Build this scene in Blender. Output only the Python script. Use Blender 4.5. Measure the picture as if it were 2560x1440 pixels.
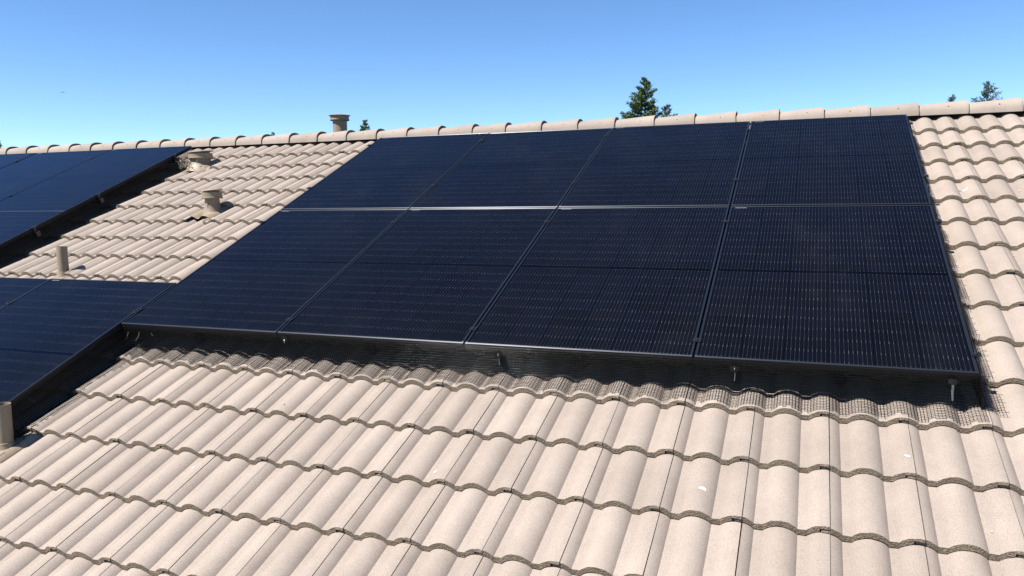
import bpy, bmesh, math, random
import numpy as np
from mathutils import Matrix, Vector

for o in list(bpy.data.objects):
    bpy.data.objects.remove(o)
scene = bpy.context.scene
C = scene.collection
rnd = random.Random(7)
R = math.radians

# ---------------------------------------------------------------- camera, sky, sun, exposure
PITCH = R(22.6)                       # roof pitch
CA, SA = math.cos(PITCH), math.sin(PITCH)

def W(u, v, n):                       # roof frame (along ridge, up the slope, off the slope) -> world
    return Vector((u, v * CA - n * SA, v * SA + n * CA))

ROOF = Matrix(((1, 0, 0, 0), (0, CA, -SA, 0), (0, SA, CA, 0), (0, 0, 0, 1)))

CAM_POS = Vector((-0.06734, -3.56930, 0.92988))
cam_right = Vector((0.93535616, 0.35351106, -0.0117803)).normalized()
cam_up = Vector((-0.02829027, 0.10796881, 0.99375168))
cam_up = (cam_up - cam_right * cam_up.dot(cam_right)).normalized()
cam_back = cam_right.cross(cam_up)
cd = bpy.data.cameras.new('camera')
cd.sensor_width = 36.0
cd.lens = 27.787
cd.clip_start = 0.05
cd.clip_end = 20000.0
cam = bpy.data.objects.new('camera', cd)
cam.matrix_world = Matrix((
    (cam_right.x, cam_up.x, cam_back.x, CAM_POS.x),
    (cam_right.y, cam_up.y, cam_back.y, CAM_POS.y),
    (cam_right.z, cam_up.z, cam_back.z, CAM_POS.z),
    (0, 0, 0, 1)))
C.objects.link(cam)
scene.camera = cam

SUN_AZ, SUN_EL = R(-138.5), R(55.7)   # azimuth clockwise from +Y
world = bpy.data.worlds.new('World')
scene.world = world
world.use_nodes = True
wn = world.node_tree
wn.nodes.clear()
sky = wn.nodes.new('ShaderNodeTexSky')
sky.sky_type = 'NISHITA'
sky.sun_disc = False
sky.sun_elevation = SUN_EL
sky.sun_rotation = SUN_AZ
sky.altitude = 0
sky.air_density = 0.6
sky.dust_density = 0.0
sky.ozone_density = 2.2
hsv = wn.nodes.new('ShaderNodeHueSaturation')
hsv.inputs['Saturation'].default_value = 1.16
bg = wn.nodes.new('ShaderNodeBackground')
bg.inputs['Strength'].default_value = 0.083
wo = wn.nodes.new('ShaderNodeOutputWorld')
wn.links.new(sky.outputs['Color'], hsv.inputs['Color'])
wn.links.new(hsv.outputs['Color'], bg.inputs['Color'])
wn.links.new(bg.outputs['Background'], wo.inputs['Surface'])

sd = bpy.data.lights.new('sun', 'SUN')
sd.energy = 5.0
sd.angle = R(0.53)
sd.color = (1.0, 0.96, 0.91)
sun = bpy.data.objects.new('sun', sd)
to_sun = Vector((math.sin(SUN_AZ) * math.cos(SUN_EL), math.cos(SUN_AZ) * math.cos(SUN_EL), math.sin(SUN_EL)))
sun.rotation_euler = to_sun.to_track_quat('Z', 'Y').to_euler()
sun.location = to_sun * 60
C.objects.link(sun)

vs = scene.view_settings
vs.view_transform = 'Standard'
vs.look = 'None'
vs.exposure = 1.32
vs.gamma = 1.0
vs.use_curve_mapping = False

# ---------------------------------------------------------------- materials
def mat(name, color=(0.5, 0.5, 0.5), rough=0.7, metal=0.0, spec=0.5):
    m = bpy.data.materials.new(name)
    m.use_nodes = True
    b = m.node_tree.nodes['Principled BSDF']
    b.inputs['Base Color'].default_value = (*color, 1)
    b.inputs['Roughness'].default_value = rough
    b.inputs['Metallic'].default_value = metal
    b.inputs['Specular IOR Level'].default_value = spec
    return m, m.node_tree, b

def N(nt, typ, **kw):
    n = nt.nodes.new(typ)
    for k, v in kw.items():
        if k in n.inputs.keys():
            n.inputs[k].default_value = v
        else:
            setattr(n, k, v)
    return n

def ramp(nt, src, stops):
    r = nt.nodes.new('ShaderNodeValToRGB')
    e = r.color_ramp.elements
    while len(e) < len(stops):
        e.new(0.5)
    for el, (p, c) in zip(e, stops):
        el.position = p
        el.color = c if len(c) == 4 else (*c, 1)
    nt.links.new(src, r.inputs['Fac'])
    return r.outputs['Color']

def mixc(nt, fac, a, b, typ='MIX'):
    m = nt.nodes.new('ShaderNodeMix')
    m.data_type = 'RGBA'
    m.blend_type = typ
    for sock, val in ((m.inputs[0], fac), (m.inputs[6], a), (m.inputs[7], b)):
        if isinstance(val, (int, float)):
            sock.default_value = val
        elif isinstance(val, tuple):
            sock.default_value = (*val, 1) if len(val) == 3 else val
        else:
            nt.links.new(val, sock)
    return m.outputs[2]

def concrete(name, base, grain, bump, spread):
    m, nt, b = mat(name, base, 0.85, 0, 0.25)
    g = N(nt, 'ShaderNodeNewGeometry')
    pos = g.outputs['Position']
    fine = N(nt, 'ShaderNodeTexNoise', Scale=260.0, Detail=3.0, Roughness=0.75)
    mid = N(nt, 'ShaderNodeTexNoise', Scale=95.0, Detail=2.0, Roughness=0.6)
    big = N(nt, 'ShaderNodeTexNoise', Scale=5.0, Detail=4.0, Roughness=0.6)
    vor = N(nt, 'ShaderNodeTexVoronoi', Scale=120.0)
    for t in (fine, mid, big, vor):
        nt.links.new(pos, t.inputs['Vector'])
    c0 = tuple(x * (1 - grain) for x in base)
    c1 = tuple(min(1, x * (1 + grain)) for x in base)
    col = ramp(nt, fine.outputs['Fac'], [(0.30, c0), (0.70, c1)])
    # darker sand grains
    spk = ramp(nt, vor.outputs['Distance'], [(0.10, (0.55, 0.50, 0.46)), (0.24, (1, 1, 1))])
    sel = ramp(nt, mid.outputs['Fac'], [(0.50, (0, 0, 0)), (0.62, (1, 1, 1))])
    spm = mixc(nt, sel, (1, 1, 1), spk)
    col = mixc(nt, 1.0, col, spm, 'MULTIPLY')
    # slow weathering and a different batch tone on each piece
    wth = ramp(nt, big.outputs['Fac'], [(0.30, (0.90, 0.89, 0.88)), (0.65, (1.05, 1.04, 1.03))])
    col = mixc(nt, 1.0, col, wth, 'MULTIPLY')
    oi = N(nt, 'ShaderNodeObjectInfo')
    tone = ramp(nt, oi.outputs['Random'], [(0.0, (1 - spread, 1 - spread * 1.05, 1 - spread * 1.1)), (0.5, (1, 1, 1)), (1.0, (1 + spread * .6,) * 3)])
    col = mixc(nt, 1.0, col, tone, 'MULTIPLY')
    nt.links.new(col, b.inputs['Base Color'])
    bp = N(nt, 'ShaderNodeBump', Strength=bump, Distance=0.0012)
    nt.links.new(fine.outputs['Fac'], bp.inputs['Height'])
    nt.links.new(bp.outputs['Normal'], b.inputs['Normal'])
    return m

M_TILE = concrete('tile_concrete', (0.230, 0.193, 0.164), 0.28, 0.45, 0.09)

def raw_edge():
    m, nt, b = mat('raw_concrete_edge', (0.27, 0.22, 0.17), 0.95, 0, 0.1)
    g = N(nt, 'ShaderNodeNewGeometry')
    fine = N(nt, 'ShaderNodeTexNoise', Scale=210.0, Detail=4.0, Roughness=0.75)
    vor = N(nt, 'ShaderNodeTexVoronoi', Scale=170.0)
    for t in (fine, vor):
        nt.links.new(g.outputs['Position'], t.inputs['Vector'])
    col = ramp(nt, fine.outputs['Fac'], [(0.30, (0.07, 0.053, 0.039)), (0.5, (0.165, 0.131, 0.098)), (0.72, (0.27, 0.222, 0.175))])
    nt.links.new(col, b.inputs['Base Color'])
    bp = N(nt, 'ShaderNodeBump', Strength=0.9, Distance=0.004)
    add = N(nt, 'ShaderNodeMath', operation='ADD')
    nt.links.new(fine.outputs['Fac'], add.inputs[0])
    nt.links.new(vor.outputs['Distance'], add.inputs[1])
    nt.links.new(add.outputs[0], bp.inputs['Height'])
    nt.links.new(bp.outputs['Normal'], b.inputs['Normal'])
    return m
M_EDGE = raw_edge()

M_FELT = mat('roofing_felt', (0.03, 0.027, 0.024), 0.95, 0, 0.1)[0]
M_STUCCO = mat('stucco', (0.45, 0.40, 0.33), 0.9, 0, 0.2)[0]
M_NAIL = mat('nail_steel', (0.16, 0.13, 0.11), 0.6, 0.6)[0]

def painted():
    m, nt, b = mat('vent_paint', (0.26, 0.22, 0.17), 0.55, 0, 0.4)
    g = N(nt, 'ShaderNodeNewGeometry')
    n1 = N(nt, 'ShaderNodeTexNoise', Scale=14.0, Detail=5.0, Roughness=0.65)
    mp = N(nt, 'ShaderNodeMapping')
    mp.inputs['Scale'].default_value = (1, 1, 0.25)
    nt.links.new(g.outputs['Position'], mp.inputs['Vector'])
    nt.links.new(mp.outputs['Vector'], n1.inputs['Vector'])
    col = ramp(nt, n1.outputs['Fac'], [(0.3, (0.170, 0.131, 0.090)), (0.7, (0.235, 0.185, 0.130))])
    nt.links.new(col, b.inputs['Base Color'])
    return m
M_PAINT = painted()
M_DARKHOLE = mat('pipe_inside', (0.05, 0.045, 0.04), 0.9)[0]

M_FRAME = mat('black_anodised_aluminium', (0.035, 0.038, 0.045), 0.32, 0.75)[0]
def brushed(name, axis):
    m, nt, b = mat(name, (0.080, 0.085, 0.094), 0.36, 0.9)
    vt = N(nt, 'ShaderNodeVectorTransform', vector_type='VECTOR', convert_from='OBJECT', convert_to='WORLD')
    vt.inputs[0].default_value = axis
    nt.links.new(vt.outputs[0], b.inputs['Tangent'])
    b.inputs['Anisotropic'].default_value = 0.85
    return m
M_FRAME_SHADED = mat('shaded_frame_aluminium', (0.010, 0.010, 0.012), 0.45, 0.0, 0.3)[0]  # frame sides blackened to stand in for shade behind the mesh
M_FRAME_U = brushed('brushed_frame_cross', (0, 1, 0))
M_FRAME_V = brushed('brushed_frame_side', (1, 0, 0))
M_BACK = mat('black_backsheet', (0.0006, 0.0007, 0.001), 1.0, 0, 0.0)[0]
M_SILVER = mat('tinned_wire', (0.045, 0.048, 0.056), 0.5, 0.0, 0.0)[0]
def pad_mat():
    m, nt, b = mat('solder_pad', (0.12, 0.13, 0.14), 0.5, 0.0, 0.0)
    g = N(nt, 'ShaderNodeNewGeometry')
    nz = N(nt, 'ShaderNodeTexNoise', Scale=3.5, Detail=3.0)
    nt.links.new(g.outputs['Position'], nz.inputs['Vector'])
    a = ramp(nt, g.outputs['Random Per Island'], [(0.0, (0.055, 0.058, 0.065)), (0.6, (0.10, 0.107, 0.12)), (1.0, (0.17, 0.18, 0.20))])
    k = ramp(nt, nz.outputs['Fac'], [(0.35, (0.6, 0.6, 0.6)), (0.65, (1, 1, 1))])  # noise paints uneven glints into the pad colour
    nt.links.new(mixc(nt, 1.0, a, k, 'MULTIPLY'), b.inputs['Base Color'])
    return m
M_PAD = pad_mat()
M_STEEL = mat('stainless_steel', (0.30, 0.30, 0.31), 0.45, 0.7)[0]
M_WASHER = mat('black_washer', (0.006, 0.006, 0.007), 0.8, 0.0, 0.05)[0]
M_PALE_STRIP = mat('silver_strip', (0.16, 0.17, 0.19), 0.5)[0]

def cell_mat():
    m, nt, b = mat('silicon_cell', (0.004, 0.006, 0.016), 1.0, 0, 0.0)
    oi = N(nt, 'ShaderNodeObjectInfo')
    col = ramp(nt, oi.outputs['Random'], [(0.0, (0.0016, 0.0019, 0.0030)), (0.35, (0.0018, 0.0022, 0.0038)),
                                          (0.7, (0.0020, 0.0025, 0.0048)), (1.0, (0.0025, 0.0026, 0.0044))])
    nt.links.new(col, b.inputs['Base Color'])
    return m
M_CELL = cell_mat()

def glass_mat():
    m = bpy.data.materials.new('solar_glass')
    m.use_nodes = True
    nt = m.node_tree
    nt.nodes.clear()
    out = N(nt, 'ShaderNodeOutputMaterial')
    tr = N(nt, 'ShaderNodeBsdfTransparent')
    gl = N(nt, 'ShaderNodeBsdfGlossy', Roughness=0.08)
    gl.inputs['Color'].default_value = (0.66, 0.82, 1.0, 1)      # blue anti-reflection coating
    fr = N(nt, 'ShaderNodeFresnel', IOR=1.18)
    mx = N(nt, 'ShaderNodeMixShader')
    # dusty film, with stretched pale bands that paint in reflections
    g = N(nt, 'ShaderNodeNewGeometry')
    n1 = N(nt, 'ShaderNodeTexNoise', Scale=2.3, Detail=5.0, Roughness=0.65)
    mp = N(nt, 'ShaderNodeMapping')
    mp.inputs['Scale'].default_value = (1.6, 0.55, 0.55)
    nt.links.new(g.outputs['Position'], mp.inputs['Vector'])
    nt.links.new(mp.outputs['Vector'], n1.inputs['Vector'])
    dust_sheen = ramp(nt, n1.outputs['Fac'], [(0.45, (0.0003, 0.0003, 0.0003)), (0.62, (0.0018, 0.0018, 0.0018)), (0.74, (0.008, 0.008, 0.008))])
    df = N(nt, 'ShaderNodeBsdfDiffuse')
    df.inputs['Color'].default_value = (0.45, 0.43, 0.40, 1)
    mx2 = N(nt, 'ShaderNodeMixShader')
    nt.links.new(fr.outputs[0], mx.inputs[0])
    nt.links.new(tr.outputs[0], mx.inputs[1])
    nt.links.new(gl.outputs[0], mx.inputs[2])
    nt.links.new(dust_sheen, mx2.inputs[0])
    nt.links.new(mx.outputs[0], mx2.inputs[1])
    nt.links.new(df.outputs[0], mx2.inputs[2])
    nt.links.new(mx2.outputs[0], out.inputs['Surface'])
    return m
M_GLASS = glass_mat()
M_MESH = mat('black_coated_wire', (0.005, 0.005, 0.005), 0.22, 0.0, 0.32)[0]
M_MESH_SUNLIT = mat('sunlit_wire', (0.30, 0.27, 0.21), 0.6, 0.2)[0]  # guard wire in a pale colour that holds the sunlight on it

# ---------------------------------------------------------------- object helpers
WM = {}

def link(o, parent=None, M=None):
    """link an object at world matrix M under parent"""
    C.objects.link(o)
    M = Matrix.Identity(4) if M is None else M
    WM[o.name] = M
    if parent is not None:
        o.parent = parent
        o.matrix_basis = WM[parent.name].inverted() @ M
    else:
        o.matrix_basis = M
    return o

def tag(o, label, cat, group=None, kind=None):
    if label: o['label'] = label
    if cat: o['category'] = cat
    if group: o['group'] = group
    if kind: o['kind'] = kind
    return o

def empty(name, M, label, cat, group=None):
    o = bpy.data.objects.new(name, None)
    o.empty_display_size = 0.1
    link(o, None, M)
    return tag(o, label, cat, group)

def mesh_data(name, verts, faces, mats, idx=None, smooth=False, sharp=None):
    me = bpy.data.meshes.new(name)
    me.from_pydata([tuple(v) for v in verts], [], [tuple(f) for f in faces])
    for m in (mats if isinstance(mats, (list, tuple)) else [mats]):
        me.materials.append(m)
    if idx is not None:
        me.polygons.foreach_set('material_index', list(idx))
    if smooth:
        me.polygons.foreach_set('use_smooth', [True] * len(me.polygons))
        if sharp:
            me.set_sharp_from_angle(angle=sharp)
    me.update()
    return me

def obj(name, me, parent=None, M=None):
    return link(bpy.data.objects.new(name, me), parent, M)

class MB:
    def __init__(s):
        s.v = []; s.f = []; s.i = []
    def add(s, vs, fs, mi=0):
        k = len(s.v)
        s.v += [tuple(v) for v in vs]
        s.f += [tuple(a + k for a in f) for f in fs]
        s.i += [mi] * len(fs)
    def box(s, x0, x1, y0, y1, z0, z1, mi=0):
        vs = [(x, y, z) for z in (z0, z1) for y in (y0, y1) for x in (x0, x1)]
        s.add(vs, [(0, 2, 3, 1), (4, 5, 7, 6), (0, 1, 5, 4), (2, 6, 7, 3), (0, 4, 6, 2), (1, 3, 7, 5)], mi)
    def lathe(s, prof, seg=28, mi=0, cx=0, cy=0, close=False):
        k = len(prof)
        vs = []
        for a in range(seg):
            t = 2 * math.pi * a / seg
            for r, z in prof:
                vs.append((cx + r * math.cos(t), cy + r * math.sin(t), z))
        fs = []
        for a in range(seg):
            b = (a + 1) % seg
            for j in range(k - 1):
                fs.append((a * k + j, b * k + j, b * k + j + 1, a * k + j + 1))
        s.add(vs, fs, mi)
    def tube(s, pts, r, seg=6, mi=0):
        pts = [Vector(p) for p in pts]
        vs = []; fs = []
        for i, p in enumerate(pts):
            t = (pts[min(i + 1, len(pts) - 1)] - pts[max(i - 1, 0)]).normalized()
            a = t.orthogonal().normalized() if i == 0 else (a - t * a.dot(t)).normalized()
            b = t.cross(a)
            rr = r[i] if isinstance(r, (list, tuple)) else r
            for q in range(seg):
                w = 2 * math.pi * q / seg
                vs.append(p + (a * math.cos(w) + b * math.sin(w)) * rr)
        for i in range(len(pts) - 1):
            for q in range(seg):
                q2 = (q + 1) % seg
                fs.append((i * seg + q, i * seg + q2, (i + 1) * seg + q2, (i + 1) * seg + q))
        fs.append(tuple(range(seg))[::-1])
        fs.append(tuple((len(pts) - 1) * seg + q for q in range(seg)))
        s.add(vs, fs, mi)
    def data(s, name, mats, smooth=False, sharp=R(35)):
        return mesh_data(name, s.v, s.f, mats, s.i, smooth, sharp)

# ---------------------------------------------------------------- ground
gm, gnt, gb = mat('dry_grass_ground', (0.10, 0.10, 0.05), 0.95)
gn = N(gnt, 'ShaderNodeTexNoise', Scale=0.2, Detail=6.0)
gg = N(gnt, 'ShaderNodeNewGeometry')
gnt.links.new(gg.outputs['Position'], gn.inputs['Vector'])
gnt.links.new(ramp(gnt, gn.outputs['Fac'], [(0.35, (0.05, 0.075, 0.03)), (0.65, (0.16, 0.14, 0.08))]), gb.inputs['Base Color'])
GZ = -4.6
gv = [(-9000, -9000, 0), (9000, -9000, 0), (9000, 9000, 0), (-9000, 9000, 0)]
tag(obj('ground', mesh_data('ground', gv, [(0, 1, 2, 3)], gm), None, Matrix.Translation((0, 0, GZ))), None, None, None, 'structure')

# ---------------------------------------------------------------- house and tiled roof
TW, TE = 0.3050, 0.340              # tile width and exposure
AMP, TH = 0.0285, 0.028              # roll height, nose thickness
CREST0, SEAM = 0.006, 0.026         # crest and seam position from column origin
RR = 0.061 ** 2 / (2 * AMP) + AMP / 2
Z0 = 0.014 - AMP - TH
RIDGE_V, RIDGE_Y = 4.204, 3.90

def roll(x):                         # x measured from a crest
    d = abs((x + TW / 4) % (TW / 2) - TW / 4)
    return math.sqrt(RR * RR - d * d) - (RR - AMP) if d < 0.061 else 0.0

def surf(u, v):                      # top of the tiles
    r = math.floor(v / TE)
    return roll(u - CREST0) + Z0 + TH * (1 - (v - r * TE) / TE)

house = empty('house', Matrix.Translation((-4.0, 3.9, GZ)), 'house with a pitched roof of pale beige concrete tiles under the solar panels', 'house')

mb = MB()
U0, U1, VE = -13.0, 4.6, -9 * TE + 0.02
a = [W(U0, VE, -0.095), W(U1, VE, -0.095), W(U1, RIDGE_V, -0.095), W(U0, RIDGE_V, -0.095)]
ry = a[2].y
b_ = [Vector((p.x, 2 * ry - p.y, p.z)) for p in (a[0], a[1])]
dn = Vector((0, 0, -0.03))
vs_ = a + b_ + [p + dn for p in a + b_]
mb.add(vs_, [(0, 1, 2, 3), (3, 2, 5, 4), (7, 6, 9, 8), (8, 9, 10, 11), (0, 6, 7, 1), (4, 5, 11, 10), (0, 3, 9, 6), (3, 4, 10, 9), (1, 7, 8, 2), (2, 8, 11, 5)])
obj('roof_deck', mb.data('roof_deck', M_FELT), house)
mb = MB(); mb.box(U0 + 0.05, U1 - 0.05, RIDGE_Y - 0.045, RIDGE_Y + 0.045, 1.40, 1.615)
obj('ridge_board', mb.data('ridge_board', M_FELT), house)
mb = MB()
ez = a[0].z - 0.03
y0, y1 = a[0].y + 0.45, 2 * ry - a[0].y - 0.45
zt = ez + 0.45 * SA / CA - 0.02
x0, x1 = U0 + 0.3, U1 - 0.3
apex = a[2].z - 0.06
prof = [(y0, GZ), (y1, GZ), (y1, zt), (ry, apex), (y0, zt)]
mb.add([(x, y, z) for x in (x0, x1) for y, z in prof], [(4, 3, 2, 1, 0), (5, 6, 7, 8, 9)] + [(i, (i + 1) % 5, (i + 1) % 5 + 5, i + 5) for i in (0, 1, 4)])
obj('wall', mb.data('wall', M_STUCCO), house)

# tile mesh: strip of columns (x, top, bottom)
def tile_cols():
    full = TH - 0.004
    xs = set()
    for k in range(0, 3):
        c = -0.020 + k * TW / 2
        for j in range(-6, 7):
            xs.add(round(c + 0.061 * math.sin(j / 6 * math.pi / 2), 5))
    xs = sorted(x for x in xs if 0.0015 < x < TW - 0.002)
    cols = []
    for x in (-0.030, -0.020, -0.008, 0.0003):              # tongue under the neighbour
        h = roll(x + 0.020)
        cols.append((x, h - full + 0.009, h - full))
    h = roll(0.021)
    cols.append((0.0010, h, h - full))
    lap = TW - 0.037
    done = False
    for x in xs + [TW - 0.0022]:
        if not done and x > lap:
            hh = roll(lap + 0.020)
            cols.append((lap, hh, hh - full))
            cols.append((lap + 0.0003, hh, hh - 0.0110))
            done = True
        hh = roll(x + 0.020)
        cols.append((x, hh, hh - 0.0110 if x > lap else hh - full))
    return cols

COLS = tile_cols()

def tile_arrays(seed):
    r = random.Random(seed)
    st = (0.0, 0.0035, 0.42)
    v = []; f = []; mi = []
    n = len(COLS)
    for s, y in enumerate(st):
        for i, (x, t, b) in enumerate(COLS):
            base = Z0 + TH * (1 - y / TE)
            if s == 0:
                jy = r.uniform(-0.0016, 0.0018)
                v.append((x, jy, base + t - 0.0012 + r.uniform(-0.0009, 0.0007)))
                v.append((x, -0.0045 + r.uniform(-0.0010, 0.0010), base + b + r.uniform(-0.0003, 0.0008)))
            else:
                v.append((x, y, base + t)); v.append((x, y, base + b))
    P = lambda s, i, k: (s * n + i) * 2 + k
    for i in range(n - 1):
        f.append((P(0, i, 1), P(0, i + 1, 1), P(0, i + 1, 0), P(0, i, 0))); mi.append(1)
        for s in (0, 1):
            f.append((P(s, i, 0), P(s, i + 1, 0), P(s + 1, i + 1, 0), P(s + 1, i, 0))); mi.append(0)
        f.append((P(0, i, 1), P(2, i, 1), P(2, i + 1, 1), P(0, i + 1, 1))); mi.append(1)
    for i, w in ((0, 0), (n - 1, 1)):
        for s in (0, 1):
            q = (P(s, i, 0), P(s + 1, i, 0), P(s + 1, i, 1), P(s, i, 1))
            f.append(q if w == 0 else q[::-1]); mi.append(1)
    return v, f, mi

VAR = [tile_arrays(100 + k) for k in range(6)]
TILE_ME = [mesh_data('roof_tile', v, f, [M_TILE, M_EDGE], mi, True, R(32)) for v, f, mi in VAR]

# solar array layout
PW, PL, GAPU, GAPV = 1.1450, 1.7398, 0.0106, 0.0156
PU, PV = PW + GAPU, PL + GAPV
UA, VA, HN = -4.0225, 0.1447, 0.160
panels = []                          # (col, row, u0, v0)
for r_ in range(2):
    for c_ in range(4):
        panels.append((c_, r_, UA + c_ * PU, VA + r_ * PV))
for c_, r_ in ((-3, 1), (-4, 1), (-5, 1), (-3, 0), (-4, 0)):
    panels.append((c_, r_, UA + c_ * PU - 0.012, VA + r_ * PV + (0.013 if r_ == 0 else 0)))
for c_ in (-1, -2):
    panels.append((c_, -1, UA + c_ * PU, 0.667 - PL))

Mci = cam.matrix_world.inverted()
FPX = 27.787 / 36 * 1024

def project(p):
    q = Mci @ p
    if q.z > -0.05:
        return None
    return 512 - FPX * q.x / q.z, 288 + FPX * q.y / q.z

cam_roof = ROOF.inverted() @ CAM_POS

def hidden(u, v, n):
    t = (HN - n) / (cam_roof.z - n)
    if t <= 0 or t >= 1:
        return False
    x = u + (cam_roof.x - u) * t; y = v + (cam_roof.y - v) * t
    return any(a0 < x < a0 + PW and b0 < y < b0 + PL for _, _, a0, b0 in panels)

VENT_TILE = (6, -17)             # row, column
cells_seen = []; rest = []
for row in range(-9, 12):
    for col in range(-43, 15):
        u = col * TW + SEAM; v = row * TE
        if u < U0 + 0.03 or u + TW > U1 - 0.02: continue
        vis = 0
        for fu in (0.03, 0.25, 0.5, 0.75, 0.97):
            for fv in (0.02, 0.3, 0.6, 0.95):
                uu, vv = u + fu * TW, v + fv * TE
                q = project(W(uu, vv, surf(uu, vv)))
                if q and -2 < q[0] < 1026 and -2 < q[1] < 578 and not hidden(uu, vv, 0): vis += 1
        corners = [project(W(u + x, v + y, 0)) for x, y in ((0, 0), (TW, 0), (TW, TE), (0, TE))]
        area = 0
        if all(corners):
            for k in range(4):
                p, q = corners[k], corners[(k + 1) % 4]
                area += p[0] * q[1] - p[1] * q[0]
        if vis >= 1: cells_seen.append((-abs(area) * vis, row, col))
        else: rest.append((row, col))
cells_seen.sort()
extra = [(r_, c_) for _, r_, c_ in cells_seen[300:]]

def tile_matrix(row, col):
    q = random.Random(row * 131 + col)
    u = col * TW + SEAM + q.uniform(-0.0007, 0.0007)
    v = row * TE + q.uniform(-0.003, 0.003)
    n = q.uniform(-0.0008, 0.0010)
    return Matrix.Translation((u, v, n)) @ Matrix.Rotation(q.uniform(-0.003, 0.003), 4, 'Z') @ Matrix.Rotation(q.uniform(-0.002, 0.002), 4, 'Y')

for _, row, col in cells_seen[:300]:
    if (row, col) == VENT_TILE: continue
    obj('roof_tile', TILE_ME[rnd.randrange(6)], house, ROOF @ tile_matrix(row, col))
allv = []; allf = []; alli = []
for row, col in extra + rest:
    v, f, mi = VAR[rnd.randrange(6)]
    M = np.array(ROOF @ tile_matrix(row, col))
    k = len(allv)
    V = np.array(v) @ M[:3, :3].T + M[:3, 3]
    allv += V.tolist()
    allf += [tuple(a + k for a in q) for q in f]
    alli += mi
o = obj('roof_tile_field', mesh_data('roof_tile_field', allv, allf, [M_TILE, M_EDGE], alli, True, R(32)), house)
o['kind'] = 'stuff'

# tile cut back round the middle vent: only its right half is left, the felt shows beside it
v_, f_, mi_ = VAR[2]
keep = [i for i, c_ in enumerate(COLS) if c_[0] > 0.165]
n_ = len(COLS)
mb = MB()
sub = [v_[(s_ * n_ + i) * 2 + k] for s_ in range(3) for i in keep for k in (0, 1)]
kk = len(keep)
PP = lambda s_, i, k: (s_ * kk + i) * 2 + k
for i in range(kk - 1):
    mb.add(sub if i == 0 else [], [], 0)
    mb.f.append((PP(0, i, 1), PP(0, i + 1, 1), PP(0, i + 1, 0), PP(0, i, 0))); mb.i.append(1)
    for s_ in (0, 1):
        mb.f.append((PP(s_, i, 0), PP(s_, i + 1, 0), PP(s_ + 1, i + 1, 0), PP(s_ + 1, i, 0))); mb.i.append(0)
for s_ in (0, 1):
    mb.f.append((PP(s_, 0, 0), PP(s_ + 1, 0, 0), PP(s_ + 1, 0, 1), PP(s_, 0, 1))); mb.i.append(1)
obj('roof_tile', mb.data('cut_roof_tile', [M_TILE, M_EDGE], True, R(32)), house, ROOF @ tile_matrix(*VENT_TILE[::1]))

# ridge tiles
def ridge_arrays(seed):
    r = random.Random(seed)
    L = 0.418
    NS = 14
    v = []; f = []; mi = []
    def sec(x, b, h, t, jit=0):
        out = []
        for k in range(NS + 1):
            a = math.pi * k / NS
            c, s = math.cos(a), math.sin(a)
            yy = -b * (abs(c) ** 0.85) * (1 if c > 0 else -1)
            zz = h * (s ** 0.8)
            out.append((x + (r.uniform(-jit, jit) if jit else 0), yy, zz))
            sc = (b - t) / b
            out.append((x, yy * sc, (zz - t * s) - 0.0))
        return out
    secs = [sec(0.0, 0.121, 0.088, 0.015), sec(L - 0.03, 0.133, 0.117, 0.017), sec(L - 0.004, 0.136, 0.120, 0.019), sec(L, 0.135, 0.119, 0.019, 0.0015)]
    for s in secs: v += s
    n = (NS + 1) * 2
    for s in range(3):
        for k in range(NS):
            a0, a1 = s * n + 2 * k, s * n + 2 * k + 2
            f.append((a0, a0 + n, a1 + n, a1)); mi.append(0)
            f.append((a0 + 1, a1 + 1, a1 + 1 + n, a0 + 1 + n)); mi.append(1)
        for a0, rev in ((s * n, 0), (s * n + 2 * NS, 1)):
            q = (a0, a0 + 1, a0 + 1 + n, a0 + n)
            f.append(q[::-1] if rev else q); mi.append(1)
    for k in range(NS):
        a0 = 3 * n + 2 * k
        f.append((a0, a0 + 1, a0 + 3, a0 + 2)); mi.append(1)
        a0 = 2 * k
        f.append((a0, a0 + 2, a0 + 3, a0 + 1)); mi.append(1)
    return v, f, mi
RID = []
for k in range(4):
    v, f, mi = ridge_arrays(k)
    me = mesh_data('ridge_tile', v, f, [M_TILE, M_EDGE], mi, True, R(40))
    bmm = bmesh.new(); bmm.from_mesh(me); bmesh.ops.recalc_face_normals(bmm, faces=bmm.faces); bmm.to_mesh(me); bmm.free()
    RID.append(me)
nb = MB(); nb.lathe([(0.0001, 0.004), (0.005, 0.004), (0.006, 0.0), (0.0001, 0.0)], 8)
NAIL_ME = nb.data('nail_head', M_NAIL)
RZ = 1.575
for k in range(-36, 9):
    right_end = 1.452 + k * 0.363
    if right_end - 0.42 < U0 + 0.05 or right_end > U1: continue
    q = random.Random(k + 500)
    M = Matrix.Translation((right_end - 0.418 + q.uniform(-0.006, 0.006), RIDGE_Y, RZ)) @ Matrix.Rotation(q.uniform(-0.006, 0.006), 4, 'Z') @ Matrix.Rotation(q.uniform(-0.02, 0.02), 4, 'X')
    t = obj('ridge_tile', RID[k % 4], house, M)
    a_ = R(34)
    nrm = Vector((0, -math.cos(a_), math.sin(a_)))
    Mn = M @ Matrix.Translation((0.27 + q.uniform(-0.02, 0.02), -0.1125, 0.066)) @ nrm.to_track_quat('Z', 'Y').to_matrix().to_4x4()
    obj('nail_head', NAIL_ME, t, Mn)

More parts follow.
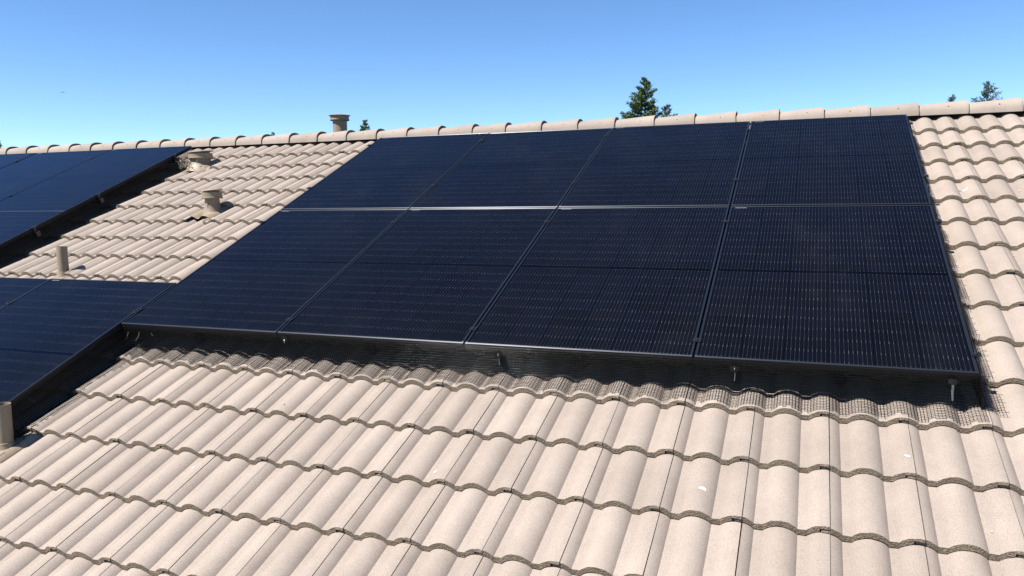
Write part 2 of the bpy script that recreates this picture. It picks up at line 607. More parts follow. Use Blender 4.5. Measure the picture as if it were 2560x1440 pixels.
# ---------------------------------------------------------------- solar panels
FH, FW = 0.035, 0.011               # frame height, visible lip width
def frame_data():
    m = MB()
    z1, z0 = 0.0, -FH
    m.box(0, PW, 0, FW, z0, z1)
    m.box(0, PW, PL - FW, PL, z0, z1)
    m.box(0, FW, FW, PL - FW, z0, z1, 1)
    m.box(PW - FW, PW, FW, PL - FW, z0, z1, 1)
    # inner return flange at the bottom
    m.box(FW, PW - FW, FW, 0.03, z0, z0 + 0.002)
    m.box(FW, PW - FW, PL - 0.03, PL - FW, z0, z0 + 0.002)
    me = m.data('panel_frame', [M_FRAME_U, M_FRAME_V, M_FRAME_SHADED])
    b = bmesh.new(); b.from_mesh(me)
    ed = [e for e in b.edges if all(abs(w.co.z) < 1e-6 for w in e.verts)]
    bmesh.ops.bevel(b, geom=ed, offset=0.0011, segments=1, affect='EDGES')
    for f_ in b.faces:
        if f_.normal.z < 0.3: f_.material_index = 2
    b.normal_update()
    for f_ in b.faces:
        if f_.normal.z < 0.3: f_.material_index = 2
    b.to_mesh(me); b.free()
    return me
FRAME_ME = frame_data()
m = MB(); m.box(FW, PW - FW, FW, PL - FW, -0.0075, -0.0060); BACK_ME = m.data('backsheet', M_BACK)
m = MB(); m.add([(FW, FW, -0.0018), (PW - FW, FW, -0.0018), (PW - FW, PL - FW, -0.0018), (FW, PL - FW, -0.0018)], [(0, 1, 2, 3)]); GLASS_ME = m.data('glass_pane', M_GLASS)
CW, CH = 0.1835, 0.0917
cgx, cgy, midg = 0.0026, 0.0016, 0.026
mx_ = (PW - 6 * CW - 5 * cgx) / 2
my_ = (PL - 18 * CH - 16 * cgy - midg) / 2
m = MB()
ch = 0.004                            # clipped cell corners
m.add([(ch, 0, 0), (CW - ch, 0, 0), (CW, ch, 0), (CW, CH, 0), (0, CH, 0), (0, ch, 0)] + [(ch, 0, -.0003), (CW - ch, 0, -.0003), (CW, ch, -.0003), (CW, CH, -.0003), (0, CH, -.0003), (0, ch, -.0003)],
      [(0, 1, 2, 3, 4, 5)] + [(i, i + 6, (i + 1) % 6 + 6, (i + 1) % 6) for i in range(6)])
CELL_ME = m.data('solar_cell', M_CELL)
cell_pos = []
for j in range(18):
    y = my_ + j * (CH + cgy) + (midg - cgy if j >= 9 else 0)
    for i in range(6):
        cell_pos.append((mx_ + i * (CW + cgx), y))
m = MB()
zw = -0.0046
ww = 0.00025
for i in range(6):
    for k in range(10):
        x = mx_ + i * (CW + cgx) + CW * (k + 0.5) / 10
        for half in (0, 1):
            ya = cell_pos[half * 54][1] + 0.003
            yb = cell_pos[half * 54 + 48][1] + CH - 0.003
            m.add([(x - ww, ya, zw), (x + ww, ya, zw), (x + ww, yb, zw), (x - ww, yb, zw)], [(0, 1, 2, 3)])
        for j in range(18):
            y = cell_pos[j * 6][1]
            for yy in (y + 0.005, y + CH - 0.005):
                s_ = 0.0009
                m.add([(x - s_, yy - .0022, zw + .0001), (x + s_, yy - .0022, zw + .0001), (x + s_, yy + .0022, zw + .0001), (x - s_, yy + .0022, zw + .0001)], [(0, 1, 2, 3)], 1)
WIRE_ME = m.data('busbar_wire', [M_SILVER, M_PAD])
m = MB(); m.box(0.03, 0.10, PL - FW - 0.013, PL - FW - 0.008, -0.0017, -0.0012); STRIP_ME = m.data('pale_strip', M_PALE_STRIP)  # thin pale strip just inside the upper frame edge

colname = {0: 'leftmost', 1: 'second', 2: 'third', 3: 'rightmost'}
for c_, r_, u0, v0 in panels:
    if c_ >= 0:
        lab = '%s black solar panel in the %s row of the large eight-panel array' % (
            {0: 'leftmost', 1: 'second from left', 2: 'third from left', 3: 'rightmost'}[c_], 'lower' if r_ == 0 else 'upper')
        grp = 'solar panels of the large array'
    elif r_ == -1:
        lab = {-1: 'black solar panel stepped down beside the large array, behind the lower grey pipe',
               -2: 'black solar panel cut off by the left edge below the thin pipe'}[c_]
        grp = 'solar panels of the lower left array'
    elif r_ == 0:
        lab = {-3: 'black solar panel in lower row of far left array, mostly out of frame', -4: 'black solar panel next along in the lower row, past the left edge'}[c_]
        grp = 'solar panels of the far left array'
    else:
        lab = {-3: 'black solar panel under the ridge nearest the wide roof vent', -4: 'middle black solar panel along the ridge in the far left array',
               -5: 'black solar panel below the ridge cut off at far left edge'}[c_]
        grp = 'solar panels of the far left array'
    M = ROOF @ Matrix.Translation((u0, v0, HN)) @ Matrix.Rotation(rnd.uniform(-0.0012, 0.0012), 4, 'X')
    p = empty('solar_panel', M, lab, 'solar panel', grp)
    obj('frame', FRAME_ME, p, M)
    obj('backsheet', BACK_ME, p, M)
    for x, y in cell_pos:
        obj('solar_cell', CELL_ME, p, M @ Matrix.Translation((x, y, -0.0050)))
    w = obj('busbar_wires', WIRE_ME, p, M); w['kind'] = 'stuff'
    obj('pale_strip', STRIP_ME, p, M)
    obj('glass_pane', GLASS_ME, p, M)

# ---------------------------------------------------------------- mounting rails with clamps
def clamp_me():
    m = MB()
    m.box(-0.019, 0.019, -0.016, 0.016, 0.0006, 0.0045)
    m.lathe([(0.0001, 0.0115), (0.0055, 0.0115), (0.0075, 0.0095), (0.0075, 0.0045), (0.0001, 0.0045)], 10)
    m.box(-0.004, 0.004, -0.012, 0.012, -0.045, 0.0006)
    return m.data('clamp', M_FRAME)
CLAMP_ME = clamp_me()
m = MB(); m.box(-0.02, 0.02, -0.02, 0.02, -0.20, -0.08); m.box(-0.035, 0.035, -0.05, 0.05, -0.21, -0.20); FOOT_ME = m.data('rail_foot', M_FRAME)
def rail(u0, u1, v, gaps, ends, lab):
    M = ROOF @ Matrix.Translation((0, v, HN))
    t = empty('mounting_rail', ROOF @ Matrix.Translation((u0, v, HN - FH - 0.03)), lab, 'rail', 'mounting rails under the panels')
    m = MB()
    m.box(u0, u1, -0.019, 0.019, -FH - 0.046, -FH - 0.001)
    obj('rail', m.data('rail', M_FRAME), t, M)
    for g in gaps:
        obj('mid_clamp', CLAMP_ME, t, M @ Matrix.Translation((g, 0, 0)))
    for g in ends:
        obj('end_clamp', CLAMP_ME, t, M @ Matrix.Translation((g, 0, 0)))
    k = u0 + 0.45
    while k < u1 - 0.5:
        obj('rail_foot', FOOT_ME, t, M @ Matrix.Translation((k, 0, 0))); k += 1.22
uR = UA + 4 * PU - GAPU
mg = [UA + k * PU - GAPU / 2 for k in (1, 2, 3)]
for v, nm in ((VA + 0.137, 'lowest'), (VA + 1.50, 'second lowest'), (VA + PV + 0.437, 'second highest'), (VA + PV + 1.512, 'highest')):
    rail(UA - 0.02, uR + 0.018, v, mg, [uR + 0.008, UA - 0.008], '%s black rail with clamps in the gaps of the large array' % nm)
ul = UA - 2 * PU - GAPU - 0.012
gl_ = [ul - k * PU - GAPU / 2 - 0.0 for k in (1, 2)]
gl_ = [UA + k * PU - GAPU / 2 - 0.012 for k in (-3, -4)]
gl_ = [UA - 0.012 + k * PU - GAPU / 2 for k in (-3, -4)]
ul = UA - 0.012 - 2 * PU - GAPU
for v, nm, u_0 in ((VA + PV + 0.384, 'lower', UA - 5 * PU), (VA + PV + 1.451, 'upper', UA - 5 * PU)):
    rail(u_0, ul + 0.035, v, gl_, [ul + 0.011], '%s black rail under the ridge panels of the far left array' % nm)
for v, nm in ((VA + 0.3, 'bottom'), (VA + 1.4, 'next to bottom')):
    rail(UA - 3 * PU, ul + 0.035, v, [], [ul + 0.011], '%s black rail of the far left array in the lower panel row' % nm)
for v, nm in ((0.307, 'upper'), (-0.80, 'lower')):
    rail(UA - 2 * PU, UA - GAPU - 0.002, v, [UA - PU - GAPU / 2, UA - GAPU / 2], [], '%s black rail under the stepped down panels at lower left' % nm)

# ---------------------------------------------------------------- wire mesh guards round the arrays
def smooth_noise(seed):
    r = random.Random(seed)
    ph = [(r.uniform(0, 6.28), r.uniform(2, 5), 1.0), (r.uniform(0, 6.28), r.uniform(6, 11), 0.5), (r.uniform(0, 6.28), r.uniform(14, 24), 0.25)]
    return lambda x: sum(a * math.sin(x * f + p) for p, f, a in ph) / 1.75

GRID = 0.0127
def tubes_np(lines, rad):
    """three-sided wires along many polylines, roof coordinates -> verts, faces"""
    V = []; F = []
    for L in lines:
        P = np.asarray(L)
        if len(P) < 2: continue
        T = np.gradient(P, axis=0)
        T /= np.linalg.norm(T, axis=1)[:, None] + 1e-12
        ref = np.array([0.13, 0.31, 0.94]) if abs(T[0, 2]) < 0.9 else np.array([0.8, 0.55, 0.1])
        A = np.cross(T, ref); A /= np.linalg.norm(A, axis=1)[:, None] + 1e-12
        B = np.cross(T, A)
        k = sum(len(x) for x in V)
        ring = np.stack([P + rad * (A * math.cos(w) + B * math.sin(w)) for w in (0, 2.094, 4.189)], 1).reshape(-1, 3)
        V.append(ring)
        n = len(P)
        for i in range(n - 1):
            for q in range(3):
                q2 = (q + 1) % 3
                F.append((k + i * 3 + q, k + i * 3 + q2, k + (i + 1) * 3 + q2, k + (i + 1) * 3 + q))
    return np.concatenate(V), F

def guard_mesh(along, start, direction, flare, seed, edge, bend_in=-0.018, lift=0.22):
    """along: list of positions on the panel edge; start(s)->(u,v) on the edge; direction: unit (du,dv) outward; flare(s): length lying on tiles"""
    nz = smooth_noise(seed); nz2 = smooth_noise(seed + 1); nz3 = smooth_noise(seed + 2)
    r = random.Random(seed)
    cols = []
    for s in along:
        u, v = start(s)
        top = HN - 0.008 + 0.003 * nz(s)
        bu, bv = u - direction[0] * bend_in, v - direction[1] * bend_in   # foot of the fall, tucked slightly inwards
        off = 0.004 + 0.005 * nz2(s)
        zs = surf(bu, bv) + 0.004
        zb = zs - roll(bu - CREST0)
        pts = []
        nv = 12
        for j in range(nv):
            t = j / nv
            q = off + 0.003 - bend_in * t ** 1.2 + 0.004 * nz3(s * 1.3 + t * .2) * math.sin(math.pi * t)
            pts.append((u + direction[0] * q, v + direction[1] * q, max(zs, top + (zb - top) * t)))
        L = flare(s)
        k = max(1, int(round(L / GRID)))
        if r.random() < 0.3: k += r.choice((-1, 1, 1))       # uneven cut ends
        for j in range(k + 1):
            d = -bend_in + j * GRID
            uu, vv = u + direction[0] * d, v + direction[1] * d
            z = surf(uu, vv)
            dep = AMP - roll(uu - CREST0)
            z += 0.0022 + lift * dep + 0.0012 * nz3(s * 3 + j) + (0.003 * nz(s * 2 + 1) ** 2 * (j / max(1, k)))
            pts.append((uu + r.uniform(-.0005, .0005), vv + r.uniform(-.0005, .0005), z))
        cols.append(pts)
    lines = list(cols)
    # second wire layer added behind the first to darken the skirt
    dark_layer = []
    for a0, b0 in zip(cols[:-1], cols[1:]):
        dark_layer.append([((p[0] + q[0]) / 2 - direction[0] * 0.004, (p[1] + q[1]) / 2 - direction[1] * 0.004, (p[2] + q[2]) / 2 - GRID / 2) for p, q in zip(a0[:11], b0[:11])])
    lines += dark_layer
    for j in range(11):
        lines.append([c[j] for c in dark_layer])
    mxr = max(len(c) for c in cols)
    for j in range(mxr):
        run = []
        for c in cols:
            if j < len(c):
                run.append(c[j])
            else:
                if len(run) > 1: lines.append(run)
                run = []
        if len(run) > 1: lines.append(run)
    V, F = tubes_np(lines, 0.0011)
    return mesh_data('wire_mesh', V.tolist(), F, M_MESH, None, True)

def guard(name_label, ulist, start, direction, flare, seed, at, clips, hooks, group='wire mesh guards', lift=0.22):
    t = empty('wire_mesh_guard', ROOF @ Matrix.Translation(at), name_label, 'mesh guard', group)
    o = obj('wire_mesh', guard_mesh(ulist, start, direction, flare, seed, None, -0.018, lift), t, ROOF)
    o['kind'] = 'stuff'
    for (u, v, n, ln, tilt) in clips:
        m = MB()
        m.lathe([(0.0001, 0.002), (0.012, 0.0025), (0.0215, 0.0), (0.0001, -0.001)], 16)
        nv = Vector((direction[0], direction[1], 0.35 + tilt)).normalized()
        Mc = ROOF @ Matrix.Translation((u, v, n)) @ nv.to_track_quat('Z', 'Y').to_matrix().to_4x4()
        c = obj('clip_washer', m.data('clip_washer', M_WASHER, True), t, Mc)
        m = MB()
        p0 = Vector((u, v, n)); dv = Vector((direction[0], direction[1], 0))
        m.tube([p0 + nv * 0.001, p0 + nv * 0.006 + Vector((0, 0, -.004)), p0 + dv * 0.008 + Vector((0.002, 0, -ln * .5)), p0 + dv * 0.007 + Vector((-0.001, 0, -ln))], 0.0021, 6)
        obj('clip_pin', m.data('clip_pin', M_STEEL, True), c, ROOF)
    for (u, v, n, pts) in hooks:
        m = MB()
        m.tube([Vector((u, v, n)) + Vector(p) for p in pts], 0.0016, 5)
        obj('wire_hook', m.data('wire_hook', M_STEEL, True), t, ROOF)

# front edge of the large array
us = [UA + 0.01 + i * GRID for i in range(int((4 * PU + 0.03) / GRID))]
nzf = smooth_noise(40)
guard('black wire mesh along the front edge of the large array, flared over tiles', us, lambda s: (s, VA), (0, -1),
      lambda s: 0.112 + 0.010 * nzf(s * 2), 11, (-1.7, VA, 0.0),
      [(-2.82, VA - 0.014, 0.122, 0.018, 0.1), (-1.528, VA - 0.016, 0.117, 0.060, 0.2), (-0.376, VA - 0.016, 0.121, 0.066, 0.3)],
      [(-3.975, VA - 0.014, 0.108, [(0, 0, 0), (-0.02, -0.004, -0.03), (-0.05, -0.006, -0.058)]),
       (-3.886, VA - 0.014, 0.113, [(0, 0, 0), (-0.012, -0.004, -0.026), (-0.05, -0.008, -0.060)]),
       (-3.793, VA - 0.014, 0.109, [(0, 0, 0), (0.006, -0.003, -0.015)])])
# bright mushroom pin near the right front corner is a clip as well
gt = bpy.data.objects['wire_mesh_guard']
m = MB(); m.lathe([(0.0001, 0.006), (0.010, 0.0045), (0.0185, 0.0), (0.0001, -0.001)], 18)
Mc = ROOF @ Matrix.Translation((0.497, VA - 0.020, 0.122)) @ Matrix.Rotation(R(14), 4, 'X')
c = obj('clip_washer', m.data('clip_washer', M_WASHER, True), gt, Mc)
m = MB(); m.tube([(0.497, VA - .020, .122), (0.499, VA - .022, .075), (0.504, VA - .023, .030)], [0.0058, 0.005, 0.0038], 8)
obj('clip_pin', m.data('clip_pin', M_STEEL, True), c, ROOF)

# right edge of the large array
uRe = uR
vs2 = [0.10 + i * GRID for i in range(int(3.55 / GRID))]
nzr = smooth_noise(60)
def flare_r(s):
    w = 0.048 + 0.040 * max(0, 1 - s / 2.4)
    if s > 2.75: w = 0.040 if math.sin(s * 9) > -0.3 else 0.02
    return max(0.02, w + 0.010 * nzr(s * 1.1))
hk = [(0, 0, 0), (0.022, 0.004, -0.002), (0.017, -0.004, -0.032)]
guard('black wire mesh down the right edge of the large array', vs2, lambda s: (uRe, s), (1, 0), flare_r, 21, (uRe, 1.8, 0.0), [],
      [(uRe - 0.002, v, 0.128, hk) for v in (0.183, 0.37, 0.864, 1.40, 1.70, 2.13, 2.27, 2.64)], lift=0.85)
# right edge of the stepped-down lower left panels
vs3 = [0.667 - PL - 0.02 + i * GRID for i in range(int((VA - 0.667 + PL + 0.02) / GRID))]
nzl = smooth_noise(80)
guard('black wire mesh below the stepped down panel beside the lower pipe', vs3, lambda s: (UA - GAPU, s), (1, 0),
      lambda s: 0.085 + 0.012 * nzl(s * 4), 31, (UA, -0.5, 0.0), [],
      [(-4.045, -0.57, 0.126, [(-0.004, -.03, 0.006), (0.004, 0.0, 0.004), (0.006, 0.012, -0.025), (0.012, 0.03, -0.055)]),
       (-4.045, 0.017, 0.115, [(0, -0.01, 0), (0.006, 0.006, -0.012), (0.010, 0.02, -0.03)])])
# right edge of the far left array
vs4 = [VA - 0.01 + i * GRID for i in range(int((2 * PV + 0.0) / GRID))]
nzu = smooth_noise(90)
guard('black wire mesh along the right edge of the far left array', vs4, lambda s: (ul, s), (1, 0),
      lambda s: 0.085 + 0.014 * nzu(s * 4) if s < 2.5 else 0.06 + 0.01 * nzu(s * 4), 41, (ul, 1.8, 0.0), [],
      [(-6.385, v, 0.122, [(0, -0.015, 0.004), (0.006, 0.0, -0.008), (0.010, 0.02, -0.035)]) for v in (3.31, 2.25, 1.73, 1.50, 0.95)])

# ---------------------------------------------------------------- vents and pipes
def drape(m, u0, u1, v0, v1, lift, nu, nv, edge=0.0):
    vs = []; fs = []
    for j in range(nv + 1):
        for i in range(nu + 1):
            u = u0 + (u1 - u0) * i / nu; v = v0 + (v1 - v0) * j / nv
            vs.append(Vector((u, v, surf(u, v) + lift)))
    for j in range(nv):
        for i in range(nu):
            k = j * (nu + 1) + i
            fs.append((k, k + 1, k + nu + 2, k + nu + 1))
    m.add(vs, fs)

def vent(u, v, h, rp, rc, lab, cone_h, cone_r, capped=True, apron=0.07):
    base = W(u, v, -0.045)
    M = Matrix.Translation(base)
    t = empty('roof_vent' if capped else 'vent_pipe', M, lab, 'vent' if capped else 'pipe', 'roof vents and pipes')
    H = h + 0.025
    m = MB()
    top = H - (0.03 if capped else 0)
    m.lathe([(rp, -0.05), (rp, top), (rp - 0.003, top), (rp - 0.003, top - 0.10), (0.0005, top - 0.10)], 28)
    obj('pipe', m.data('pipe', M_PAINT, True), t, M)
    m = MB()
    m.lathe([(cone_r * 1.35, -0.03), (cone_r, 0.012), (rp + 0.004, cone_h), (rp + 0.0045, cone_h + 0.010), (rp + 0.0005, cone_h + 0.012)], 28)
    obj('flashing_cone', m.data('flashing_cone', M_PAINT, True, R(50)), t, M)
    m = MB()
    drape(m, u - cone_r - apron * .5, u + cone_r + apron, v - cone_r - apron, v + cone_r + apron, 0.004, 30, 16)
    obj('flashing_plate', m.data('flashing_plate', M_PAINT, True), t, ROOF)
    if capped:
        m = MB()
        m.lathe([(rp + 0.001, H - 0.080), (rc * 0.97, H - 0.086), (rc * 1.0, H - 0.083), (rc * 1.0, H - 0.074), (rc * 0.95, H - 0.071), (rc * 0.95, H - 0.030), (rc * 0.90, H - 0.027),
                 (rc * 0.74, H - 0.027), (rc * 0.74, H - 0.012)], 32)
        obj('vent_collar', m.data('vent_collar', M_PAINT, True, R(40)), t, M)
        m = MB()
        m.lathe([(0.0005, H - 0.013), (rc * 1.00, H - 0.016), (rc * 1.03, H - 0.015), (rc * 1.03, H - 0.010), (rc * 0.96, H - 0.004), (rc * 0.4, H + 0.002), (0.0005, H + 0.004)], 32)
        obj('vent_cap', m.data('vent_cap', M_PAINT, True, R(40)), t, M @ Matrix.Translation((0, 0, H)) @ Matrix.Rotation(R(3.5), 4, 'X') @ Matrix.Rotation(R(-3.0), 4, 'Y') @ Matrix.Translation((0, 0, -H)))
        for an in (0.6, 2.7, 4.8):
            m = MB()
            x, y = math.cos(an), math.sin(an)
            p = lambda rr, z: (rr * x, rr * y, z)
            m.tube([p(rp + .0045, cone_h + .03), p(rp + .0045, cone_h - .02)], 0.004, 6)
            obj('bracket', m.data('bracket', M_PAINT), t, M)
    return t

vent(-5.063, 2.262, 0.205, 0.063, 0.092, 'capped beige roof vent standing in the middle of the tiles between the arrays', 0.075, 0.082)
vent(-6.180, 3.486, 0.165, 0.092, 0.128, 'wide capped beige roof vent under the ridge beside the far left array', 0.080, 0.135)
vent(-5.553, 1.028, 0.230, 0.0395, 0, 'thin open beige vent pipe above the cut off lower left panel', 0.045, 0.058, False, 0.015)
vent(-3.984, -0.835, 0.243, 0.0425, 0, 'open beige vent pipe at the lower left edge of the picture', 0.055, 0.066, False, 0.02)

# vent behind the ridge, standing on the far slope
t = empty('roof_vent', Matrix.Translation((-5.157, 4.35, 1.36)), 'capped beige roof vent sticking up behind the ridge', 'vent', 'roof vents and pipes')
M = Matrix.Translation((-5.157, 4.35, 1.918))
m = MB(); m.lathe([(0.081, -0.62), (0.081, -0.03), (0.076, -0.03), (0.076, -0.10), (0.0005, -0.10)], 28)
obj('pipe', m.data('pipe', M_PAINT, True), t, M)
m = MB(); m.lathe([(0.082, -0.062), (0.107, -0.066), (0.110, -0.062), (0.110, -0.052), (0.104, -0.048), (0.106, -0.014), (0.095, -0.012), (0.095, -0.008)], 32)
obj('vent_collar', m.data('vent_collar', M_PAINT, True, R(40)), t, M)
m = MB(); m.lathe([(0.090, -0.012), (0.121, -0.012), (0.124, -0.009), (0.115, -0.004), (0.05, 0.004), (0.0005, 0.006)], 32)
obj('vent_cap', m.data('vent_cap', M_PAINT, True, R(40)), t, M)
m = MB(); m.lathe([(0.15, -0.57), (0.083, -0.42), (0.082, -0.41)], 28)
obj('flashing_cone', m.data('flashing_cone', M_PAINT, True), t, M)

# crumpled end of mesh beside the wide vent
r = random.Random(5)
lines = []
for k in range(34):
    cu, cv = -6.27 + r.uniform(-0.02, 0.16), 3.40 + r.uniform(-0.09, 0.10)
    an = r.uniform(0, math.pi); L = r.uniform(0.05, 0.13)
    pts = []
    for j in range(7):
        q = (j / 6 - 0.5) * L
        pts.append((cu + q * math.cos(an) + r.uniform(-.005, .005), cv + q * math.sin(an) + r.uniform(-.005, .005), 0.035 + 0.05 * r.random() + 0.03 * math.sin(j * 1.2 + k)))
    lines.append(pts)
V, F = tubes_np(lines, 0.0017)
tag(obj('crumpled_wire', mesh_data('crumpled_wire', V.tolist(), F, M_MESH_SUNLIT), None, ROOF), 'crumpled offcut of wire mesh beside the wide vent under the ridge', 'wire')

# ---------------------------------------------------------------- flecks of debris on the tiles
M_WHITE = mat('white_fleck', (0.82, 0.81, 0.78), 0.7)[0]
M_LEAF = mat('dry_leaf', (0.35, 0.27, 0.16), 0.8)[0]
M_DARKBIT = mat('dark_grit', (0.10, 0.085, 0.07), 0.9)[0]
def fleck(u, v, a_, b_, ang, mt, lab, cat, name, grp):
    q = random.Random(int(u * 1000) + int(v * 777))
    m = MB()
    n = 9
    ring = []
    for k in range(n):
        t = 2 * math.pi * k / n
        rr = q.uniform(0.7, 1.15)
        x, y = a_ * rr * math.cos(t), b_ * rr * math.sin(t)
        uu, vv = u + x * math.cos(ang) - y * math.sin(ang), v + x * math.sin(ang) + y * math.cos(ang)
        ring.append((uu, vv, surf(uu, vv) + 0.0016 + q.uniform(0, .0015)))
    c0 = (u, v, surf(u, v) + 0.0042)
    low = [(x, y, z - 0.0016) for x, y, z in ring]
    m.add([c0] + ring + low, [(0, 1 + k, 1 + (k + 1) % n) for k in range(n)] + [(1 + k, 1 + n + k, 1 + n + (k + 1) % n, 1 + (k + 1) % n) for k in range(n)])
    tag(obj(name, m.data(name, mt), None, ROOF), lab, cat, grp)
G = 'flecks lying on the tiles'
fleck(-0.439, -0.543, 0.017, 0.007, -0.25, M_WHITE, 'largest white fleck, on a tile low in the right half', 'fleck', 'white_fleck', G)
fleck(-2.773, -0.786, 0.014, 0.007, 0.9, M_WHITE, 'white fleck on a tile in the lower left', 'fleck', 'white_fleck', G)
fleck(-1.577, -0.611, 0.012, 0.007, 1.0, M_WHITE, 'white fleck on a tile at lower centre', 'fleck', 'white_fleck', G)
fleck(0.308, -0.235, 0.012, 0.005, -0.3, M_WHITE, 'thin white fleck below the front right corner of the array', 'fleck', 'white_fleck', G)
fleck(0.549, -0.567, 0.006, 0.005, 0, M_LEAF, 'tiny brown speck on a tile in the bottom right corner', 'speck', 'leaf_speck', G)
fleck(0.864, 2.547, 0.018, 0.007, 0.7, M_WHITE, 'pale curled scrap on a tile right of the array', 'scrap', 'pale_scrap', G)
fleck(0.835, 2.535, 0.012, 0.004, -0.2, M_DARKBIT, 'dark twig bit beside the pale scrap right of the array', 'twig', 'twig_bit', G)
fleck(1.165, 2.527, 0.010, 0.008, 0.2, M_LEAF, 'brown leaf bit on a tile at the right edge', 'leaf', 'leaf_bit', G)
fleck(0.985, 1.606, 0.012, 0.006, 0.2, M_LEAF, 'pale leaf bit on a tile halfway down the right edge', 'leaf', 'leaf_bit', G)
fleck(-2.579, -0.29, 0.005, 0.004, 0.2, M_DARKBIT, 'dark grit speck on a tile left of centre below the array', 'speck', 'grit_speck', G)

# ---------------------------------------------------------------- conifers behind the ridge
def leaf_mat(name, c0, c1):
    m, nt, b = mat(name, c0, 0.75, 0, 0.2)
    g = N(nt, 'ShaderNodeNewGeometry')
    nt.links.new(ramp(nt, g.outputs['Random Per Island'], [(0.0, c0), (1.0, c1)]), b.inputs['Base Color'])
    return m
M_NEEDLE = leaf_mat('conifer_needles', (0.03, 0.06, 0.024), (0.12, 0.175, 0.065))
M_NEEDLE2 = leaf_mat('blue_conifer_needles', (0.05, 0.085, 0.08), (0.12, 0.17, 0.13))
M_BARK = mat('bark', (0.09, 0.065, 0.045), 0.9)[0]

def conifer(dx, dy, tan_top, dist, slope, rmax, lab, seed, needle, dens=1.0, upturn=0.5, spray=0.14, detail=4.0):
    r = random.Random(seed)
    top = Vector((CAM_POS.x + dx * dist, CAM_POS.y + dy * dist, CAM_POS.z + tan_top * dist))
    base = Vector((top.x, top.y, GZ))
    Ht = top.z - GZ
    M = Matrix.Translation(base)
    t = empty('conifer_tree', M, lab, 'tree', 'conifers beyond the ridge')
    tr = MB()
    tr.tube([(0, 0, -0.2), (0, 0, Ht * .35), (0.05, 0.03, Ht * .7), (0.02, 0, Ht * 0.93), (0, 0, Ht)], [Ht * .017, Ht * .013, Ht * .007, 0.02, 0.006], 8)
    vs = []; fs = []
    def leaf(p, d, L, w):
        side = d.cross(Vector((r.uniform(-1, 1), r.uniform(-1, 1), r.uniform(-1, 1)))).normalized() * w
        k = len(vs)
        vs.extend([p, p + d * L * .45 + side, p + d * L, p + d * L * .45 - side])
        fs.append((k, k + 1, k + 2, k + 3))
    z = Ht - 0.12
    gap = 0.0
    while z > Ht * 0.18:
        below = Ht - z
        fine = below < detail
        step = 0.13 + 0.06 * below if fine else 0.55
        rad = min(rmax, 0.04 + below * slope)
        nb = (3 if below < 0.5 else 5 if below < 1.2 else 7) if fine else 6
        for k in range(nb):
            if r.random() < 0.12: continue
            an = r.uniform(0, 2 * math.pi)
            L = rad * r.uniform(0.5, 1.2)
            out = Vector((math.cos(an), math.sin(an), 0))
            p0 = Vector((0.03 * math.cos(an), 0.03 * math.sin(an), z + r.uniform(-.1, .1) * step))
            dirv = (out + Vector((0, 0, upturn * (1.5 if below < 0.6 else 0.7 if below < 1.4 else 0.3)))).normalized()
            p1 = p0 + dirv * L * 0.55 - Vector((0, 0, 0.05 * L))
            p2 = p0 + dirv * L + Vector((0, 0, upturn * 0.22 * L))
            tr.tube([p0, p1, p2], [0.012 + 0.012 * L, 0.008 + 0.006 * L, 0.004], 4)
            cnt = int((26 + 120 * L) * dens) if fine else int((10 + 14 * L) * dens)
            for q in range(cnt):
                f = r.random() ** 0.75
                pp = p0.lerp(p1, f / .55) if f < .55 else p1.lerp(p2, (f - .55) / .45)
                spread = 0.018 + 0.11 * L * (1 - 0.6 * f)
                pp = pp + Vector((r.gauss(0, spread), r.gauss(0, spread), r.gauss(0, spread * .55)))
                dd = (dirv * r.uniform(0.2, 1.0) + Vector((r.gauss(0, .45), r.gauss(0, .45), r.gauss(0.15, .4)))).normalized()
                leaf(pp, dd, spray * r.uniform(.6, 1.3) * (1 if fine else 2.2), spray * 0.16 * (1 if fine else 2.6))
        z -= step * r.uniform(0.8, 1.2)
    obj('trunk', tr.data('trunk', M_BARK), t, M)
    obj('crown', mesh_data('crown', vs, fs, needle), t, M)

conifer(-0.19563, 0.98068, 0.1456, 45, 0.52, 2.8, 'tall dark green conifer rising highest above the ridge', 3, M_NEEDLE, 1.5)
conifer(-0.17036, 0.98538, 0.1127, 52, 0.60, 2.4, 'lighter thin conifer close to the right of the tallest tree', 8, M_NEEDLE2, 0.8)
conifer(-0.51522, 0.85706, 0.0990, 60, 0.42, 2.4, 'small conifer tip just right of the vent behind the ridge', 12, M_NEEDLE, 1.0)
conifer(-0.60557, 0.79579, 0.0833, 75, 0.35, 2.4, 'tiny conifer tip above the ridge left of the ridge vent', 15, M_NEEDLE2, 0.7)
conifer(0.17122, 0.98523, 0.1186, 60, 0.62, 2.8, 'sparse blue green conifer at the far right above the ridge', 19, M_NEEDLE2, 0.55, 0.7)
conifer(0.13857, 0.99035, 0.1073, 66, 0.40, 2.4, 'small tip of a conifer left of the far right tree', 23, M_NEEDLE2, 0.6, 0.7)
conifer(-0.8035, 0.5953, 0.0708, 48, 0.34, 2.4, 'dark conifer at the left edge of the picture above the ridge', 27, M_NEEDLE, 1.3)

# ---------------------------------------------------------------- airliner far off in the sky
M_PLANE = mat('hazed_aircraft', (0.30, 0.36, 0.46), 0.5)[0]  # distant haze is put into this blue-grey colour
pd = Vector((-0.76298, 0.64642, 0.12169)).normalized()
pos = CAM_POS + pd * 3600
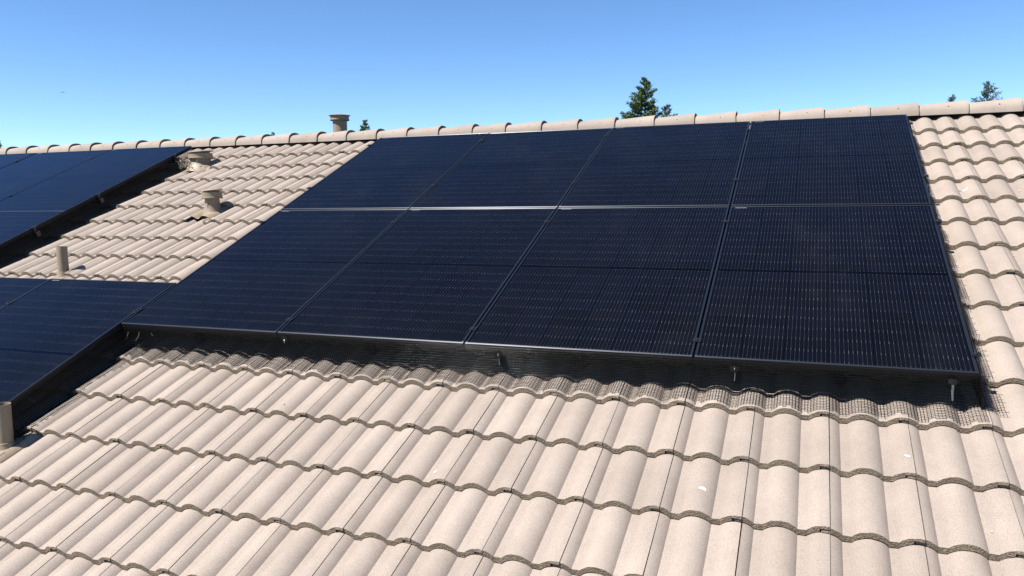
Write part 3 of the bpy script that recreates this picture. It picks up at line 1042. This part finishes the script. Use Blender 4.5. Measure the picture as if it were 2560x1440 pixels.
# flying to the right across the view, nose up-right
head = Vector((0.80, -0.55, 0.10)).normalized()
upv = Vector((0.0, 0.0, 1.0)); side = upv.cross(head).normalized(); upv = head.cross(side)
M = Matrix(((head.x, side.x, upv.x, pos.x), (head.y, side.y, upv.y, pos.y), (head.z, side.z, upv.z, pos.z), (0, 0, 0, 1)))
t = empty('airplane', M, 'tiny distant airplane in the sky at upper left', 'airplane')
m = MB(); m.tube([(-12, 0, .6), (-9, 0, .3), (-5, 0, 0), (8, 0, 0), (11, 0, -.2), (12, 0, -.4)], [.2, .9, 1.4, 1.4, 1.0, .1], 10)
obj('fuselage', m.data('fuselage', M_PLANE, True), t, M)
for s in (-1, 1):
    m = MB(); m.add([(3, 0, -.6), (-2, s * 12, .3), (-3.6, s * 12, .3), (-2.5, 0, -.6), (3, 0, -.25), (-2, s * 12, .4), (-3.6, s * 12, .4), (-2.5, 0, -.25)],
                    [(0, 1, 2, 3), (7, 6, 5, 4), (0, 4, 5, 1), (1, 5, 6, 2), (2, 6, 7, 3)])
    obj('wing', m.data('wing', M_PLANE), t, M)
m = MB(); m.add([(-8, -.12, 1), (-11.5, -.12, 5), (-13, -.12, 5), (-12, -.12, .8), (-8, .12, 1), (-11.5, .12, 5), (-13, .12, 5), (-12, .12, .8)],
                [(0, 1, 2, 3), (7, 6, 5, 4), (0, 4, 5, 1), (1, 5, 6, 2), (2, 6, 7, 3)])
obj('tail_fin', m.data('tail_fin', M_PLANE), t, M)
m = MB(); m.add([(-10, -4.5, 1), (-11.6, -4.5, 1), (-12, 0, .8), (-9, 0, .8), (-12, 0, .8), (-11.6, 4.5, 1), (-10, 4.5, 1)] + [(-10, -4.5, 1.2), (-11.6, -4.5, 1.2), (-12, 0, 1), (-9, 0, 1), (-12, 0, 1), (-11.6, 4.5, 1.2), (-10, 4.5, 1.2)],
                [(0, 1, 2, 3), (3, 4, 5, 6), (10, 9, 8, 7), (13, 12, 11, 10)])
obj('tailplane', m.data('tailplane', M_PLANE), t, M)
